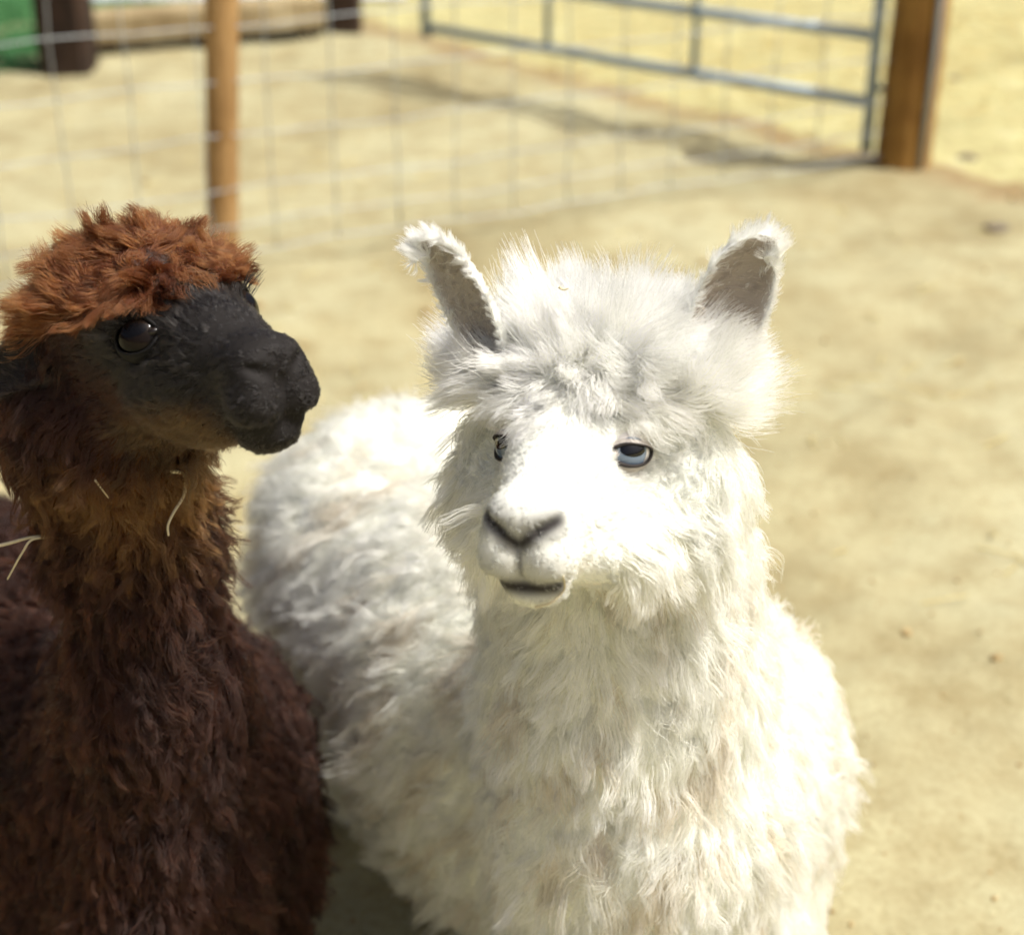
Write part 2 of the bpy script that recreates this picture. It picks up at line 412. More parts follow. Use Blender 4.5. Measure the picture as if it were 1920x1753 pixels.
def stone(p, s, lab, seed):
    bm = bmesh.new(); bmesh.ops.create_icosphere(bm, subdivisions=3, radius=1); rg = np.random.default_rng(seed)
    pts = np.array([v.co for v in bm.verts], np.float32); nz = vnoise(pts, 1.6, seed, 1)[:, 0]
    for v, k in zip(bm.verts, nz): v.co = Vector((v.co.x * s[0], v.co.y * s[1], max(v.co.z, -.5) * s[2])) * (1 + .16 * float(k))
    for f in bm.faces: f.smooth = True
    me = bpy.data.meshes.new('stone'); bm.to_mesh(me); bm.free(); me.materials.append(M_STONE)
    o = bpy.data.objects.new('stone', me); o.location = p + Vector((0, 0, s[2] * .42)); COL.objects.link(o); tag(o, lab, 'stone')
M_STONE = mat('grey_stone', (.13, .11, .09), .9, .2); sn = noise(M_STONE, 14, 5); sr = ramp(M_STONE, sn.outputs[0], [(.3, (.08, .07, .055)), (.7, (.22, .18, .13))]); link(M_STONE, sr.outputs[0], bsdf(M_STONE).inputs['Base Color'])
stone(G(1788, 156), (.032, .03, .022), 'small grey stone on straw, farther from the thick timber gate post', 1)
stone(G(1812, 304), (.036, .028, .022), 'small grey stone on straw just right of the gate post foot', 2)
stone(G(1868, 430), (.05, .04, .012), 'flat brown stone half sunk in the bare pen floor', 3)
# ------------------------------------------------------------------ implicit surface -> one continuous skin
class Field:
    """Smooth union of rounded shapes on a rectilinear grid that is fine round the head."""
    def __init__(s, lo, hi, flo, fhi, fine, coarse):
        s.ax = []
        for a, b, fa, fb in zip(lo, hi, flo, fhi):
            s.ax.append(np.concatenate([np.arange(a, fa, coarse), np.arange(fa, fb, fine), np.arange(fb, b, coarse)]).astype(np.float32))
        s.d = np.full([len(a) for a in s.ax], 1.0, np.float32)
    def block(s, lo, hi):
        sl = []
        for a, l, h in zip(s.ax, lo, hi):
            i = max(int(np.searchsorted(a, l)) - 1, 0); j = min(int(np.searchsorted(a, h)) + 1, len(a)); sl.append(slice(i, max(j, i + 1)))
        g = np.meshgrid(s.ax[0][sl[0]], s.ax[1][sl[1]], s.ax[2][sl[2]], indexing='ij'); return tuple(sl), g
    def put(s, sl, v, k, sub=False):
        d = s.d[sl]
        if sub: v = -v; h = np.maximum(k - np.abs(d - v), 0) / k; s.d[sl] = np.maximum(d, v) + h * h * k * .25
        else: h = np.maximum(k - np.abs(d - v), 0) / k; s.d[sl] = np.minimum(d, v) - h * h * k * .25
    def cone(s, a, b, ra, rb, k=.02, sub=False):
        a, b = np.array(a, np.float32), np.array(b, np.float32); m = max(ra, rb) + k + .05
        sl, (X, Y, Z) = s.block(np.minimum(a, b) - m, np.maximum(a, b) + m); v = b - a; vv = float(v @ v) + 1e-9
        t = np.clip(((X - a[0]) * v[0] + (Y - a[1]) * v[1] + (Z - a[2]) * v[2]) / vv, 0, 1)
        q = np.sqrt((X - a[0] - t * v[0]) ** 2 + (Y - a[1] - t * v[1]) ** 2 + (Z - a[2] - t * v[2]) ** 2) - (ra + (rb - ra) * t)
        s.put(sl, q, k, sub)
    def ell(s, c, r, fr=np.eye(3), k=.02, sub=False):
        c, r = np.array(c, np.float32), np.array(r, np.float32); m = max(r) + k + .05
        sl, (X, Y, Z) = s.block(c - m, c + m); X, Y, Z = X - c[0], Y - c[1], Z - c[2]
        L = [(X * fr[i][0] + Y * fr[i][1] + Z * fr[i][2]) for i in range(3)]
        k0 = np.sqrt(sum((L[i] / r[i]) ** 2 for i in range(3))); k1 = np.sqrt(sum((L[i] / r[i] ** 2) ** 2 for i in range(3))) + 1e-6
        s.put(sl, k0 * (k0 - 1) / k1, k, sub)
    def mesh(s):
        D = s.d; ax = s.ax; n = D.shape; ins = D < 0
        c = np.zeros([i - 1 for i in n], np.uint8)
        for i in (0, 1):
            for j in (0, 1):
                for k in (0, 1): c += ins[i:n[0] - 1 + i, j:n[1] - 1 + j, k:n[2] - 1 + k]
        I, J, K = np.nonzero((c > 0) & (c < 8)); N = len(I); idx = np.full(c.shape, -1, np.int32); idx[I, J, K] = np.arange(N)
        acc = np.zeros((N, 3), np.float64); cnt = np.zeros(N)
        cor = [(i, j, k) for i in (0, 1) for j in (0, 1) for k in (0, 1)]
        for a in cor:
            for b in cor:
                if sum(abs(p - q) for p, q in zip(a, b)) == 1 and a < b:
                    da = D[I + a[0], J + a[1], K + a[2]]; db = D[I + b[0], J + b[1], K + b[2]]; x = (da < 0) != (db < 0)
                    t = np.where(x, da / np.where(x, da - db, 1), 0)
                    pa = np.stack([ax[0][I + a[0]], ax[1][J + a[1]], ax[2][K + a[2]]], 1); pb = np.stack([ax[0][I + b[0]], ax[1][J + b[1]], ax[2][K + b[2]]], 1)
                    acc += (pa + (pb - pa) * t[:, None]) * x[:, None]; cnt += x
        V = acc / np.maximum(cnt, 1)[:, None]; F = []
        for A in range(3):
            B, C = (A + 1) % 3, (A + 2) % 3
            s0 = [slice(None)] * 3; s1 = [slice(None)] * 3; s0[A] = slice(0, n[A] - 1); s1[A] = slice(1, n[A])
            ch = ins[tuple(s0)] != ins[tuple(s1)]; e = np.array(np.nonzero(ch)).T
            ok = (e[:, B] > 0) & (e[:, C] > 0) & (e[:, B] < n[B] - 1) & (e[:, C] < n[C] - 1); e = e[ok]
            q = []
            for (u, v) in ((-1, -1), (0, -1), (0, 0), (-1, 0)):
                f = e.copy(); f[:, B] += u; f[:, C] += v; q.append(idx[f[:, 0], f[:, 1], f[:, 2]])
            q = np.stack(q, 1); fl = ~ins[e[:, 0], e[:, 1], e[:, 2]]; q[fl] = q[fl][:, ::-1]; F.append(q)
        return V, np.concatenate(F)
def vert_normals(V, F):
    n = np.zeros_like(V); fn = np.cross(V[F[:, 2]] - V[F[:, 0]], V[F[:, 3]] - V[F[:, 1]])
    for i in range(4): np.add.at(n, F[:, i], fn)
    return nrm(n)
def relax(V, F, it=2):
    for _ in range(it):
        acc = np.zeros_like(V); cnt = np.zeros(len(V))
        for i in range(4):
            a, b = F[:, i], F[:, (i + 1) % 4]; np.add.at(acc, a, V[b]); np.add.at(acc, b, V[a]); np.add.at(cnt, a, 1); np.add.at(cnt, b, 1)
        V = V * .5 + .5 * acc / np.maximum(cnt, 1)[:, None]
    return V
def fast_mesh(name, V, F, m, cols, parent):
    org = np.array(parent_loc(parent)); me = bpy.data.meshes.new(name); nf = len(F)
    me.vertices.add(len(V)); me.vertices.foreach_set('co', (V - org).astype(np.float32).ravel())
    me.loops.add(nf * 4); me.loops.foreach_set('vertex_index', F.astype(np.int32).ravel())
    me.polygons.add(nf); me.polygons.foreach_set('loop_start', np.arange(0, nf * 4, 4, dtype=np.int32))
    me.polygons.foreach_set('use_smooth', np.ones(nf, bool)); me.update(calc_edges=True); me.validate()
    a = me.attributes.new('col', 'FLOAT_COLOR', 'POINT'); a.data.foreach_set('color', np.concatenate([cols, np.ones((len(V), 1))], 1).astype(np.float32).ravel())
    me.materials.append(m); o = bpy.data.objects.new(name, me); COL.objects.link(o); o.parent = parent; return o

# ------------------------------------------------------------------ fibre
def sample(V, F, N, VN, count, dens, rng):
    """count roots spread over quads F by area x dens(centre, normal)."""
    a = np.linalg.norm(np.cross(V[F[:, 2]] - V[F[:, 0]], V[F[:, 3]] - V[F[:, 1]]), axis=1) * .5
    c = V[F].mean(1); cn = nrm(VN[F].mean(1)); w = a * dens(c.astype(np.float32), cn); w = np.maximum(w, 0); p = np.cumsum(w); p /= p[-1]
    f = np.searchsorted(p, rng.random(count)); f = np.minimum(f, len(F) - 1)
    u, v = rng.random((2, count, 1)); q = F[f]
    W = [(1 - u) * (1 - v), u * (1 - v), u * v, (1 - u) * v]
    return (sum(w_ * V[q[:, i]] for i, w_ in enumerate(W)).astype(np.float32), nrm(sum(w_ * VN[q[:, i]] for i, w_ in enumerate(W))).astype(np.float32))
def grow(name, parent, roots, nor, L, comb, lift, col, rng, npts=7, bend=.7, rough=.2, clump_d=.012, clump=.7, wave=.004, wfreq=1.6, rad=.0004, tip=.25, seed=0, sink=.003, fm=None):
    N = len(roots); t = np.linspace(0, 1, npts, dtype=np.float32)
    L = (L * rng.uniform(.75, 1.12, N)).astype(np.float32); lift = np.broadcast_to(np.asarray(lift, np.float32), (N,))[:, None]
    # guides: one per lock
    cell = np.floor(roots / clump_d).astype(np.int64); key = cell[:, 0] * 73856093 ^ cell[:, 1] * 19349663 ^ cell[:, 2] * 83492791
    _, gi = np.unique(key, return_index=True)
    kd = kdtree.KDTree(len(gi))
    for j, i in enumerate(gi): kd.insert(roots[i].tolist(), j)
    kd.balance(); near = gi[np.fromiter((kd.find(r)[1] for r in roots.tolist()), np.int64, N)]
    rndg = rng.normal(size=(N, 3)).astype(np.float32); rg = rndg[near]; own = rng.normal(size=(N, 3)).astype(np.float32)
    tang = lambda v: v - nor * np.sum(v * nor, 1, keepdims=True)
    comb = nrm(comb + rough * rg + rough * .35 * own)
    d0 = nrm(nor * lift + tang(comb) * (1 - lift) + .12 * own + .15 * rg)
    d1 = nrm(comb + nor * lift * .35)
    pts = np.zeros((N, npts, 3), np.float32); p = roots - nor * sink; pts[:, 0] = p
    for i in range(1, npts):
        b = bend * t[i]; d = nrm(d0 * (1 - b) + d1 * b); p = p + d * (L / (npts - 1))[:, None]; pts[:, i] = p
    ph = rng.random(N).astype(np.float32)[near] * 6.28 + own[:, 0] * .35; e1 = nrm(np.cross(d0, nor) + 1e-4); e2 = np.cross(e1, d0)
    fr = wfreq * (.7 + .6 * rng.random(N).astype(np.float32)[near])
    amp = np.broadcast_to(np.asarray(wave, np.float32), (N,)) * np.minimum(L / .04, 1.3)
    for i in range(1, npts):
        a = 6.283 * fr * t[i] + ph
        pts[:, i] += (amp * t[i] ** .6)[:, None] * (np.sin(a)[:, None] * e1 + np.cos(a)[:, None] * e2 * .7)
    cl = np.broadcast_to(np.asarray(clump, np.float32), (N,)) * np.clip(rng.normal(1, .18, N), .3, 1.15).astype(np.float32)
    gp = pts[near]; off = pts[:, 0] - gp[:, 0]
    for i in range(1, npts):
        w = np.clip(cl * t[i] ** .8, 0, .97)[:, None]; pts[:, i] = pts[:, i] * (1 - w) + (gp[:, i] + off * .12) * w
    r = (rad * (1 - (1 - tip) * t ** 1.5))[None, :] * rng.uniform(.8, 1.2, (N, 1))
    if isinstance(col, tuple): root_c, tip_c = col
    else: root_c = tip_c = col
    org = np.array(parent_loc(parent), np.float32)
    hc = bpy.data.hair_curves.new(name); hc.add_curves([npts] * N)
    hc.attributes['position'].data.foreach_set('vector', (pts - org).astype(np.float32).ravel())
    (hc.attributes.get('radius') or hc.attributes.new('radius', 'FLOAT', 'POINT')).data.foreach_set('value', r.astype(np.float32).ravel())
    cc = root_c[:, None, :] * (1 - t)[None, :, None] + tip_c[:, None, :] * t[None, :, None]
    ca = hc.attributes.new('col', 'FLOAT_COLOR', 'POINT'); ca.data.foreach_set('color', np.concatenate([cc, np.ones((N, npts, 1))], 2).astype(np.float32).ravel())
    hc.materials.append(fm or M_FUR); o = bpy.data.objects.new(name, hc); COL.objects.link(o); o.parent = parent; o['kind'] = 'stuff'
    return o

# ------------------------------------------------------------------ an alpaca
class Head:
    def __init__(s, eye_mid, fwd, roll=0.0, scale=1.0):
        f = Vector(fwd).normalized(); u = Vector((0, 0, 1)); sd = u.cross(f).normalized(); u = f.cross(sd).normalized()
        if roll: q = Matrix.Rotation(roll, 3, f); sd = q @ sd; u = q @ u
        s.o = np.array(eye_mid, np.float32); s.M = np.array([sd, f, u], np.float32); s.k = scale
    def w(s, p): return s.o + (np.array(p, np.float32) * s.k) @ s.M
    def local(s, p): return ((p - s.o) @ s.M.T) / s.k
    def vec(s, v): return nrm(np.array(v, np.float32) @ s.M)

def head_field(fd, H):
    k_ = H.k; fr = H.M
    E = lambda c, r, k=.02, sub=False: fd.ell(H.w(c), np.array(r) * k_, fr, k * k_, sub)
    C = lambda a, b, ra, rb, k=.02, sub=False: fd.cone(H.w(a), H.w(b), ra * k_, rb * k_, k * k_, sub)
    E((0, -.048, .024), (.064, .082, .064), .03)
    C((0, -.03, .0), (0, .05, -.026), .056, .046, .03)
    C((0, .02, -.012), (0, .108, -.044), .043, .034, .03)          # nose bridge and muzzle
    C((0, -.055, -.06), (0, .09, -.080), .045, .026, .03)           # lower jaw
    for s in (-1, 1):
        E((s * .046, -.004, .016), (.026, .036, .024), .02)         # brow over the eye
        E((s * .038, .012, -.046), (.026, .055, .032), .025)        # cheek
        E((s * .0185, .127, -.068), (.0245, .025, .0275), .007)       # split upper lip
        E((s * .020, .124, -.040), (.0165, .026, .019), .014)         # nostril wing
    E((0, .124, -.036), (.024, .030, .022), .014)
    E((0, .108, -.100), (.026, .026, .017), .012)                   # chin
    for s in (-1, 1):
        C((s * .003, .162, -.056), (s * .017, .155, -.045), .0035, .0060, .004, True)   # nostril slits
        C((s * .017, .155, -.045), (s * .035, .141, -.033), .0060, .0028, .004, True)
        C((0, .160, -.0955), (s * .024, .143, -.093), .0055, .0050, .005, True)          # mouth line
        C((s * .024, .143, -.093), (s * .048, .085, -.081), .0050, .003, .006, True)
        E((s * .062, .024, .003), (.018, .023, .017), .010, True)                         # eye socket
    C((0, .160, -.052), (0, .157, -.094), .0022, .0022, .004, True)

def eye_parts(H, side, root, iris_c, rim_c, lid_c, gaze, open_=1.0, white=(.75, .72, .68), coat=.5, spec=.35, lift_=.03, upper=.66, wide=.64):
    r = .0235 * H.k; c = H.w((side * .0470, .0165, .0045))
    out = H.vec((side * wide, math.sqrt(1 - wide * wide), lift_)); up = H.vec((0, -.1, 1)); h = nrm(np.cross(up, out)); v = np.cross(out, h)
    g = nrm(out + H.M.T @ np.array(gaze, np.float32))
    fwd = h if np.dot(h, H.M[1]) > 0 else -h           # towards the inner corner
    def disk(axis, R_, a, b, rings=6, seg=28):
        e1 = nrm(fwd - axis * np.dot(fwd, axis)); e2 = nrm(v - axis * np.dot(v, axis) - e1 * np.dot(v, e1)); V = [c + axis * R_]; F = []
        for i in range(1, rings + 1):
            for j in range(seg):
                th = 6.28318 * j / seg; x, y = a * i / rings * math.cos(th), b * i / rings * math.sin(th)
                V.append(c + e1 * x + e2 * y + axis * math.sqrt(max(R_ * R_ - x * x - y * y, 0)))
        for j in range(seg): F.append((0, 1 + j, 1 + (j + 1) % seg))
        for i in range(rings - 1):
            for j in range(seg): F.append((1 + i * seg + j, 1 + (i + 1) * seg + j, 1 + (i + 1) * seg + (j + 1) % seg, 1 + i * seg + (j + 1) % seg))
        if np.dot(np.cross(np.array(V[1]) - V[0], np.array(V[2]) - V[0]), axis) < 0: F = [f[::-1] for f in F]
        return V, F
    bm = bmesh.new(); bmesh.ops.create_uvsphere(bm, u_segments=32, v_segments=20, radius=r)
    V = [np.array(x.co) + c for x in bm.verts]; F = [[x.index for x in f.verts] for f in bm.faces]; bm.free()
    ball = mesh_obj('eye', V, F, mat('eyeball', white, .10, spec, **{'Coat Weight': coat, 'Coat Roughness': .03}), root, loc=c)
    V, F = disk(g, r * 1.004, ( .0138) * H.k, .0138 * H.k); im = mat('iris', iris_c, .08, spec, **{'Coat Weight': coat, 'Coat Roughness': .02})
    n = noise(im, 260, 3); rr = ramp(im, n.outputs[0], [(.3, tuple(x * .55 for x in iris_c)), (.7, iris_c)]); link(im, rr.outputs[0], bsdf(im).inputs['Base Color'])
    mesh_obj('iris', V, F, im, ball)
    V, F = disk(nrm(g + v * .13), r * 1.010, (.0115 * H.k), .0062 * H.k); mesh_obj('pupil', V, F, mat('pupil', (.004, .004, .005), .08, spec, **{'Coat Weight': coat, 'Coat Roughness': .02}), ball)
    # lids: a shell round the ball with an almond opening, and a dark rim on its edge
    a, b = .0215 * H.k, .0130 * H.k * open_; seg = 44; ring = []
    for j in range(seg):
        th = 6.28318 * j / seg; x = a * math.cos(th); y = b * math.sin(th)
        if math.cos(th) > 0: y *= (1 - .55 * math.cos(th) ** 3); y -= .0022 * H.k * math.cos(th) ** 2
        if y > 0: y *= upper * (1 + .25 * math.cos(th))
        ring.append((x, y))
    Rl = r * 1.055; V, F = [], []
    for i, s_ in enumerate((1.0, 1.06, 1.2, 1.4, 1.65)):
        for (x, y) in ring:
            X, Y = x * (1 + (s_ - 1) * .75), y * s_ + (0); Rr = Rl * (1 + .05 * (1 if i in (1, 2) else 0)); q = Rr * Rr - X * X - Y * Y
            V.append(c + fwd * X + v * Y + out * (math.sqrt(max(q, 0)) - (.004 * H.k * (i == 4))))
    for i in range(4):
        for j in range(seg):
            F.append((i * seg + j, i * seg + (j + 1) % seg, (i + 1) * seg + (j + 1) % seg, (i + 1) * seg + j))
    lid = mesh_obj('eyelid', V, F, mat('eyelid_skin', lid_c, .7, .3), root, loc=c)
    pts = [c + fwd * x + v * y + out * math.sqrt(max((Rl * 1.02) ** 2 - x * x - y * y, 0)) for x, y in ring]; pts += [pts[0]]
    V, F = tube(pts, [(.0010 + .0012 * max(0, math.cos(6.28318 * j / seg)) + .0005 * max(0, -math.sin(6.28318 * j / seg))) * H.k for j in range(seg + 1)], 8, False); mesh_obj('lid_rim', V, F, mat('lid_rim_skin', rim_c, .6, .2), lid)
    # fleshy inner corner
    q = c + fwd * a * .74 + v * (-.0016 * H.k) + out * (r * .70)
    bm = bmesh.new(); bmesh.ops.create_uvsphere(bm, u_segments=14, v_segments=10, radius=1)
    V = [q + fwd * x.co.x * .0060 * H.k + v * x.co.y * .0038 * H.k + out * x.co.z * .004 * H.k for x in bm.verts]; F = [[x.index for x in f.verts] for f in bm.faces]; bm.free()
    mesh_obj('tear_duct', V, F, mat('tear_duct_flesh', (.26, .13, .085) if sum(iris_c) > .3 else (.01, .007, .006), .3, .5), ball)
    return c, out, v, fwd

def ear(H, root, base, ctrl, tip, face, width, curl, inner_c, outer_c):
    """A leaf-shaped cupped ear along a bent midrib; face = the way the opening looks."""
    base, ctrl, tip, face = [np.array(x, np.float64) for x in (base, ctrl, tip, face)]
    nt, nv = 22, 15; G_ = np.zeros((2, nt, nv, 3)); mid = []
    for i in range(nt):
        t = i / (nt - 1); p = base * (1 - t) ** 2 + 2 * ctrl * t * (1 - t) + tip * t * t; d = nrm(2 * (1 - t) * (ctrl - base) + 2 * t * (tip - ctrl))
        nn = nrm(face - d * np.dot(face, d)); sx = np.cross(d, nn)
        w = width * (max(math.sin(math.pi * (.16 + .84 * t) ** .85), 0) ** .8 * (1 - .25 * t) + .015)
        th = .0030 * (1 - .5 * t)
        for j in range(nv):
            v = -1 + 2 * j / (nv - 1); an = v * curl * (1.15 - .55 * t)
            q = p + sx * w * math.sin(an) / math.sin(max(curl, .4)) + nn * w * .85 * (1 - math.cos(an))
            no = nrm(-nn * math.cos(an) + sx * math.sin(an) * .9)
            G_[0, i, j] = q; G_[1, i, j] = q + no * th
    V = G_.reshape(-1, 3); F = []; ix = lambda l, i, j: l * nt * nv + i * nv + j
    for i in range(nt - 1):
        for j in range(nv - 1):
            F.append((ix(0, i, j), ix(0, i, j + 1), ix(0, i + 1, j + 1), ix(0, i + 1, j)))
            F.append((ix(1, i, j), ix(1, i + 1, j), ix(1, i + 1, j + 1), ix(1, i, j + 1)))
        for j in (0, nv - 1): F.append((ix(0, i, j), ix(1, i, j), ix(1, i + 1, j), ix(0, i + 1, j)))
    for j in range(nv - 1):
        for i in (0, nt - 1): F.append((ix(0, i, j), ix(0, i, j + 1), ix(1, i, j + 1), ix(1, i, j)))
    F = np.array(F); rim = np.zeros((2, nt, nv)); vv = np.abs(np.linspace(-1, 1, nv))
    rim[0] = np.maximum(sstep(vv, .80, 1.0)[None, :], sstep(np.linspace(0, 1, nt), .80, .93)[:, None]); rim[1] = 1; rim = rim.reshape(-1, 1)
    cols = np.array(inner_c)[None] * (1 - rim) + np.array(outer_c)[None] * rim
    return V, F, cols, rim[:, 0], nt * nv, (base, ctrl, tip, face)

def straw(pts, r, lab):
    pts = [Vector(p) for p in pts]; sm = []
    for i in range(len(pts) - 1):
        p0, p1, p2, p3 = pts[max(i - 1, 0)], pts[i], pts[i + 1], pts[min(i + 2, len(pts) - 1)]
        for k in range(6):
            t = k / 6; sm.append(.5 * ((2 * p1) + (p2 - p0) * t + (2 * p0 - 5 * p1 + 4 * p2 - p3) * t * t + (3 * p1 - p0 - 3 * p2 + p3) * t ** 3))
    sm.append(pts[-1]); rr = [r * (1 - .5 * i / (len(sm) - 1)) for i in range(len(sm))]
    V, F = tube(sm, rr, 7); o = mesh_obj('straw_stem', V, F, M_STRAW, loc=pts[0]); tag(o, lab, 'straw'); return o

def legs(fd, front, rear, ax, ground_r=.03):
    """front/rear: torso centres; ax: unit vector towards the rear. Hind legs get knee and hock."""
    ax = np.array(ax); sd = np.array((-ax[1], ax[0], 0))
    for s in (-1, 1):
        a = np.array(front) + sd * s * .095; f0 = -ax * .02
        C = lambda p, q, r0, r1, k=.03: fd.cone(p, q, r0, r1, k)
        e = a + np.array((0, 0, -.16)) + ax * .03; kn = np.array((a[0], a[1], .21)) - ax * .0; an = np.array((a[0], a[1], .05))
        C(a + (0, 0, -.03), e, .10, .075); C(e, kn, .055, .034); C(kn, an, .034, .027); C(an, np.array((a[0], a[1], .022)) - ax * .035, .030, .022)
        b = np.array(rear) + sd * s * .080 + ax * .05
        st = b + np.array((0, 0, -.15)) - ax * .07; hk = np.array((b[0], b[1], .24)) + ax * .10; fk = np.array((b[0], b[1], .05)) + ax * .075
        C(b + (0, 0, -.02), st, .13, .10); C(st, hk, .062, .034); C(hk, fk, .034, .027); C(fk, np.array((fk[0], fk[1], .022)) - ax * .035, .030, .022)

VIEW = np.array((0, 0, CAM_H), np.float32)
def facing(c, n): return np.sum(nrm(VIEW - c) * n, 1)

def build_alpaca(cfg):
    H = cfg['head']; col = cfg['color']; neck = cfg['neck']; T0, T1 = [np.array(x, np.float32) for x in cfg['torso']]; r0, r1 = cfg['tr']
    rng = np.random.default_rng(cfg['seed'])
    ax = (T1 - T0); ax[2] = 0; ax = nrm(ax); wz = (T0 + T1) / 2; base = Vector((float(wz[0]), float(wz[1]), 0))
    root = empty('alpaca', base); tag(root, cfg['label'], 'alpaca')
    ho = H.w((0, .02, -.01)); lo = np.array([min(T0[0], T1[0], ho[0]) - .36, ho[1] - .22, -.02]); hi = np.array([max(T0[0], T1[0], ho[0]) + .36, max(T0[1], T1[1]) + .42, H.o[2] + .18])
    fd = Field(lo, hi, ho - .17, ho + .17, .0026, .011)
    pts = [H.w((0, -.055, -.015))] + [np.array(n[0], np.float32) for n in neck]; rr = [.062] + [n[1] for n in neck]
    for i in range(len(pts) - 1): fd.cone(pts[i], pts[i + 1], rr[i], rr[i + 1], .04)
    mid = (T0 + T1) / 2 + np.array((0, 0, -.03)); rm = max(r0, r1) * cfg.get('belly', 1.05); fd.cone(T0, mid, r0, rm, .06); fd.cone(mid, T1, rm, r1, .06)
    dz = np.array((0, 0, -.085)); fd.cone(T0 + dz * cfg.get('skirt', 1) * 1.1, mid + dz * cfg.get('skirt', 1), r0 * 1.02, rm * .9, .06); fd.cone(mid + dz * cfg.get('skirt', 1), T1 + dz * cfg.get('skirt', 1), rm * .9, r1 * .85, .06)
    fd.cone(pts[-2], T0, rr[-2], r0 * .9, .06)
    legs(fd, T0 + (0, 0, -.04), T1 - ax * .02, ax)
    tl = T1 + ax * r1 * .92 + np.array((0, 0, r1 * .35)); fd.cone(tl, tl + ax * .06 + np.array((0, 0, -.14)), .035, .025, .03)
    for c_, r_ in cfg.get('pads', ()):
        for sg in (-1, 1): fd.ell(H.w((c_[0] * sg, c_[1], c_[2])), np.array(r_) * H.k, H.M, .03)
    head_field(fd, H)
    V, F = fd.mesh(); V = relax(V, F, 2); VN = vert_normals(V, F)
    body = fast_mesh('body', V, F, M_SKIN, col(V.astype(np.float32), H.local(V.astype(np.float32)), VN, 0), root)
    hl = H.local(V.astype(np.float32))
    eyes = []
    for s in (-1, 1): eyes.append(eye_parts(H, s, root, **cfg['eye'][s]))
    # ---- where the short face hair ends and the wool starts (head coordinates)
    def masks(p):
        h = H.local(p); s, f, u = np.abs(h[:, 0]), h[:, 1], h[:, 2]
        return h, s, f, u, cfg['wool'](h, s, f, u)
    inhead = lambda h: (np.abs(h[:, 0]) < .13) & (h[:, 1] > -.16) & (h[:, 1] < .2) & (h[:, 2] > -.13) & (h[:, 2] < .14)
    down = np.array((0, 0, -1), np.float32); ax32 = ax.astype(np.float32)
    def noeye(c, a, b):
        e = [np.sum((c - (ec + eo * .018 * H.k)) ** 2, 1) for ec, eo, _, _ in eyes]; return sstep(np.sqrt(np.minimum(e[0], e[1])), a, b)
    # ---- fleece
    def dens_f(c, n):
        h, s, f, u, w = masks(c); tk = cfg['topknot'](h, s, f, u) * inhead(h)
        low = sstep(c[:, 2], .06, .22) * .85 + .15; v = .45 + .55 * sstep(facing(c, n), -.45, -.1)
        nearhead = 1 + .8 * np.exp(-np.sum((c - ho) ** 2, 1) / .06)
        rearf = 1 - .35 * sstep(c[:, 1], 1.75, 2.1)
        return w * (1 - tk) * low * v * nearhead * rearf * noeye(c, .028, .042)
    rt, nn = sample(V, F, None, VN, cfg['n_fleece'], dens_f, rng); h, s, f, u, w = masks(rt)
    Ln = cfg['len'](rt, h, w); vn = vnoise(rt, .16, cfg['seed'] + 1); cm, lf = cfg['comb'](rt, nn, h, ax32); cm = cm + cfg['swirl'] * vn
    c0 = col(rt, h, nn, 1); var = rng.normal(1, .07, (len(rt), 1)); gvar = (1 + .07 * vnoise(rt, .035, 77, 1) + .07 * vnoise(rt, .010, 79, 1))
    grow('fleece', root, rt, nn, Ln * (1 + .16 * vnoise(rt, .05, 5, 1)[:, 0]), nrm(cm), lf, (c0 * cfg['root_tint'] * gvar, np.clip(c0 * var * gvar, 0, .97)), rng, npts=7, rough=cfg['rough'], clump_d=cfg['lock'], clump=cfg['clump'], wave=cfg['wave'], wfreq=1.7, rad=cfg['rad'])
    # ---- topknot
    def dens_t(c, n):
        h, s, f, u, w = masks(c); return cfg['topknot'](h, s, f, u) * inhead(h) * (.6 + .4 * sstep(facing(c, n), -.5, 0)) * noeye(c, .026, .036)
    rt, nn = sample(V, F, None, VN, cfg['n_top'], dens_t, rng); h = H.local(rt); cm, lf, Ln = cfg['topcomb'](rt, nn, h)
    vn = vnoise(rt, .06, cfg['seed'] + 9); c0 = col(rt, h, nn, 2); var = rng.normal(1, .08, (len(rt), 1)); gvar = (1 + .14 * vnoise(rt, .02, 78, 1))
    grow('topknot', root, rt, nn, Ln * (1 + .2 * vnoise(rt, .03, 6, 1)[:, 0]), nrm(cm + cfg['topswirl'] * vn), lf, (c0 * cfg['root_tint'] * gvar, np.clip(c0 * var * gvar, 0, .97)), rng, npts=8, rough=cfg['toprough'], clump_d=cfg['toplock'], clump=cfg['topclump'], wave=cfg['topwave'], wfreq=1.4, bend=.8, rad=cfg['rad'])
    # ---- short face hair, lying back from the nose
    def dens_s(c, n):
        h, s, f, u, w = masks(c); e = [np.sum((c - (ec + eo * .016 * H.k)) ** 2, 1) for ec, eo, _, _ in eyes]
        noeye = sstep(np.sqrt(np.minimum(e[0], e[1])), cfg.get('bare_eye', .021), cfg.get('bare_eye', .021) + .006)
        slit = np.minimum(np.abs((u + .045) - (s - .017) * .62) + np.maximum(.135 - f, 0) * 2 + np.maximum(s - .036, 0), np.hypot(np.maximum(s - .03, 0), u + .094) + np.maximum(.07 - f, 0))
        return (1 - w) * inhead(h) * noeye * (.15 + .85 * sstep(slit, .005, .011)) * (.4 + .6 * sstep(facing(c, n), -.4, 0))
    rt, nn = sample(V, F, None, VN, cfg['n_face'], dens_s, rng); h = H.local(rt); sgn = np.sign(h[:, :1])
    cl = np.concatenate([sgn * .35 * sstep(np.abs(h[:, :1]), 0, .03), -np.ones((len(h), 1)), -.15 + .5 * sstep(h[:, 2:3], -.02, .03)], 1).astype(np.float32)
